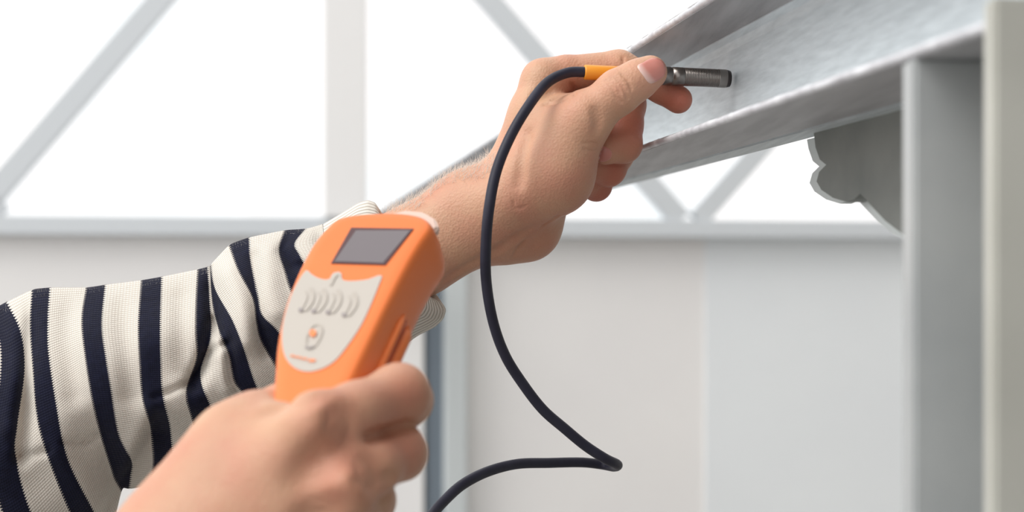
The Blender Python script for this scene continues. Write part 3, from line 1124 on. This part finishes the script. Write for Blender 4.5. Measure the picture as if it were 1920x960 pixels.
gauge = tag(empty('coating_gauge'), 'orange handheld meter with grey keypad and small dark screen, held in the lower hand', 'meter')
ol = [(612, 424), (632, 408), (662, 400), (700, 397), (742, 396), (778, 400), (800, 408), (808, 424), (790, 452), (770, 485), (745, 532), (720, 582), (690, 645), (662, 705), (642, 748), (626, 778), (600, 798),
      (548, 800), (520, 785), (511, 750), (514, 690), (518, 640), (530, 580), (545, 537), (562, 498), (586, 455)]
ring = catmull(np.array([fl_uv(*q) for q in ol]), 96, closed=True)
ctr = ring.mean(0)


def inset(r, d):
    t = np.roll(r, -1, 0) - np.roll(r, 1, 0)
    t /= np.linalg.norm(t, axis=1)[:, None]
    n = np.stack([-t[:, 1], t[:, 0]], 1)
    if ((ctr - r) * n).sum() < 0:
        n = -n
    return r + n * d


layers = [(.0060, .0), (.0022, -.0001), (.0010, -.0007), (.0002, -.0020), (-.0004, -.0045), (-.0012, -.012), (-.0010, -.020), (.0006, -.0255), (.0035, -.029), (.0080, -.0305)]
V, Fc = [], []
nr = len(ring)
for ins, w in layers:
    for q in inset(ring, ins):
        V.append(G(q, w))
for i in range(len(layers) - 1):
    for j in range(nr):
        k = (j + 1) % nr
        Fc.append((i * nr + j, i * nr + k, (i + 1) * nr + k, (i + 1) * nr + j))
Fc.append(tuple(range(nr))); Fc.append(tuple((len(layers) - 1) * nr + j for j in range(nr))[::-1])
bm = bmesh.new()
bv = [bm.verts.new([float(x) for x in q]) for q in V]
for f in Fc:
    bm.faces.new([bv[i] for i in f])
case = bm_obj('case', bm, M_or, gauge, smooth=True)


def plate(name, pts, lift, m, parent, thick=.0006, smooth_n=0, closed=True):
    p2 = np.array([fl_uv(*q) for q in pts])
    if smooth_n:
        p2 = catmull(p2, smooth_n, closed=True)
    return prism(name, [G(q, lift) for q in p2], -Nf * thick, m, parent)


def stroke(name, pts, wpx, lift, m, parent, n=14, close=False):
    """a printed line of constant width on the face"""
    p2 = catmull(np.array([fl_uv(*q) for q in pts]), n, closed=close)
    if close:
        p2 = np.vstack([p2, p2[:1]])
    t = np.gradient(p2, axis=0)
    if close:
        t[0] = t[-1] = p2[1] - p2[-2]
    t /= np.linalg.norm(t, axis=1)[:, None]
    nn_ = np.stack([-t[:, 1], t[:, 0]], 1) * wpx * .62 / F / 2
    V, Fc = [], []
    for a, b_ in zip(p2 - nn_, p2 + nn_):
        V += [G(a, lift), G(b_, lift)]
    for i in range(len(p2) - 1):
        Fc.append((2 * i, 2 * i + 1, 2 * i + 3, 2 * i + 2))
    return mesh_obj(name, V, Fc, m, parent)


# screen
scr_c = [(659, 428), (776, 430), (723, 498), (621, 495)]
bez = plate('screen_bezel', scr_c, .0004, M_bez, gauge)
plate('screen_glass', [(668, 434), (770, 434), (719, 495), (628, 492)], .0006, M_scr, bez)
# keypad label with a curved top edge and a central tab
lab = plate('keypad', [(574, 508), (583, 514), (594, 521), (607, 525), (618, 525), (623, 515), (631, 511), (640, 513), (643, 526), (662, 528), (690, 525), (716, 517), (709, 540), (696, 572), (678, 610), (655, 645),
                       (630, 676), (605, 692), (577, 698), (552, 690), (535, 670), (529, 640), (532, 605), (543, 565), (556, 535)], .0004, M_lab, gauge, smooth_n=90)
for i, (x, y) in enumerate(((569, 562), (593, 564), (620, 566), (650, 571))):
    k_ = stroke('key_outline', [(x + 13, y - 20), (x + 19, y - 8), (x + 16, y + 8), (x + 4, y + 24)], 6.5, .0008, M_ink, lab)
    k2 = stroke('key_outline', [(x + 4, y - 14), (x + 8, y - 4), (x + 4, y + 8), (x - 3, y + 20)], 2.5, .0008, M_ink, lab)
    plate('key_mark', [(x - 4 + 5 * math.cos(a), y + 22 + 3.6 * math.sin(a)) for a in np.linspace(0, 6.28, 13)[:-1]], .0010, M_dot, lab)
stroke('key_outline', [(588, 613), (600, 612), (604, 624), (598, 641), (588, 654), (577, 654), (574, 642), (579, 626)], 4.5, .0008, M_ink, lab, 30, True)
stroke('key_mark', [(574, 653), (582, 656), (590, 652)], 5, .0010, M_dot, lab, 6)
plate('power_dot', [(588 + 6.5 * math.cos(a), 628 + 6.5 * math.sin(a)) for a in np.linspace(0, 6.28, 17)[:-1]], .0012, M_org, lab)
stroke('tab_mark', [(621, 537), (627, 524), (634, 517)], 6, .0008, M_ink, lab, 6)
for x0, x1, y0 in ((546, 551, 669), (553, 557, 671), (559, 564, 672), (566, 570, 674), (572, 577, 675), (580, 592, 678)):
    stroke('maker_print', [(x0, y0), ((x0 + x1) / 2, y0 + .6), (x1, y0 + 1.2)], 5 if x0 < 578 else 7, .0008, M_org, lab, 4)
# side: battery door rail and slot on the right flank
side_i = [i for i in range(nr)]


def flank(v, w):
    """point on the right flank at face height v (m) and depth w"""
    rr_ = ring[ring[:, 0] > np.interp(ring[:, 1], [ring[:, 1].min(), ring[:, 1].max()], [ctr[0], ctr[0]])]
    o_ = np.argsort(rr_[:, 1])
    u_ = np.interp(v, rr_[o_, 1], rr_[o_, 0])
    return u_, w


vmin, vmax = fl_uv(738, 545)[1], fl_uv(655, 720)[1]
for name, w0, wd, hgt_, m_ in (('flank_rail', -.0125, .0016, .0014, M_or), ('flank_slot', -.0155, .0012, .0007, mat('slot_shadow_plastic', lin(190, 78, 36), .5)), ('flank_rail', -.0195, .0030, .0010, M_or)):
    path = np.array([G((flank(v, 0)[0] + .0010 + hgt_ * .3, v), w0) for v in np.linspace(vmin, vmax + .02, 14)])
    tube(name, path, np.array([.3] + [1] * 12 + [.3]) * wd, m_, case, 10)
# pale end cap behind the top edge
pc = [fl_uv(x, y, -.006) for x, y in ((730, 400), (762, 393), (794, 396), (816, 409), (822, 424), (806, 440), (760, 430), (725, 420))]
prism('end_cap', [G(q, -.006) for q in pc], -Nf * .004, M_pale, case, .001)

# ------------------------------------------------------------------ probe with cable
M_met = mat('sensor_metal', lin(134, 128, 124), 0.28, 0.95)
M_tip = mat('sensor_tip', lin(60, 54, 54), 0.35, .6)
M_sl = mat('amber_sleeve', lin(240, 158, 46), 0.4, 0, .5)
M_cab = add_noise(mat('cable_rubber', lin(38, 38, 54), 0.5, 0, .4), 60, lin(34, 34, 50), lin(44, 44, 60))
probe = tag(empty('sensor_probe'), 'metal cylinder sensor with amber sleeve and black cable, pinched against the beam web', 'probe')
DP = .776
pa, pb = P(1088, 135, DP - .004), P(1369, 148, DP + .0095)


def along(t):
    return pa + (pb - pa) * t


ln = np.linalg.norm(pb - pa)
k0 = (1095 - 1088) / 281.0
rs = 14.0 * DP / F
tube('amber_sleeve', [along(k0), along(k0 + .004), along(k0 + .01), along(.54)], np.array([.85, .97, 1, 1.02]) * rs, M_sl, probe, 28)
rm = 17.5 * DP / F
t0, t1 = .50, 1.0
path, rad = [], []
for t, r_ in ((.52, .9), (.525, 1), (.597, 1), (.599, .93), (.607, .93), (.609, 1)):
    path.append(along(t)); rad.append(r_ * rm)
tth = np.linspace(.68, .915, 22 * 6 + 1)
for i, t in enumerate(tth):
    path.append(along(t)); rad.append(rm * (1 - .055 * (.5 - .5 * math.cos(2 * math.pi * i / 6)) ** 1.0))
for t, r_ in ((.918, 1), (.965, 1), (.97, .98)):
    path.append(along(t)); rad.append(r_ * rm)
body = tube('sensor_body', path, np.array(rad), M_met, probe, 32)
tube('sensor_tip', [along(.968), along(.972), along(.990), along(.996), along(.9965)], np.array([.97, .97, .90, .86, .5]) * rm, M_tip, probe, 32)
cab = [(1120, 137, 773), (1095, 135, 772), (1062, 137, 769), (1025, 156, 760), (990, 200, 748), (957, 256, 742), (931, 320, 738), (917, 390, 735), (911, 460, 738), (912, 530, 745), (925, 605, 752), (948, 668, 758), (982, 722, 764),
       (1018, 768, 768), (1058, 803, 772), (1098, 836, 776), (1135, 860, 780), (1154, 869, 788), (1158, 873, 800), (1150, 875, 812), (1128, 871, 818), (1090, 867, 812), (1030, 868, 800), (970, 870, 785), (915, 884, 768), (868, 908, 752), (832, 940, 738), (808, 968, 725),
       (780, 1010, 700), (740, 1060, 660), (690, 1080, 620), (640, 1040, 585), (600, 960, 572), (570, 900, 572)]
pts = catmull([P(x, y, d_ * .001) for x, y, d_ in cab], 420)
tube('cable', pts, 9.9 * .765 / F, M_cab, probe, 14)
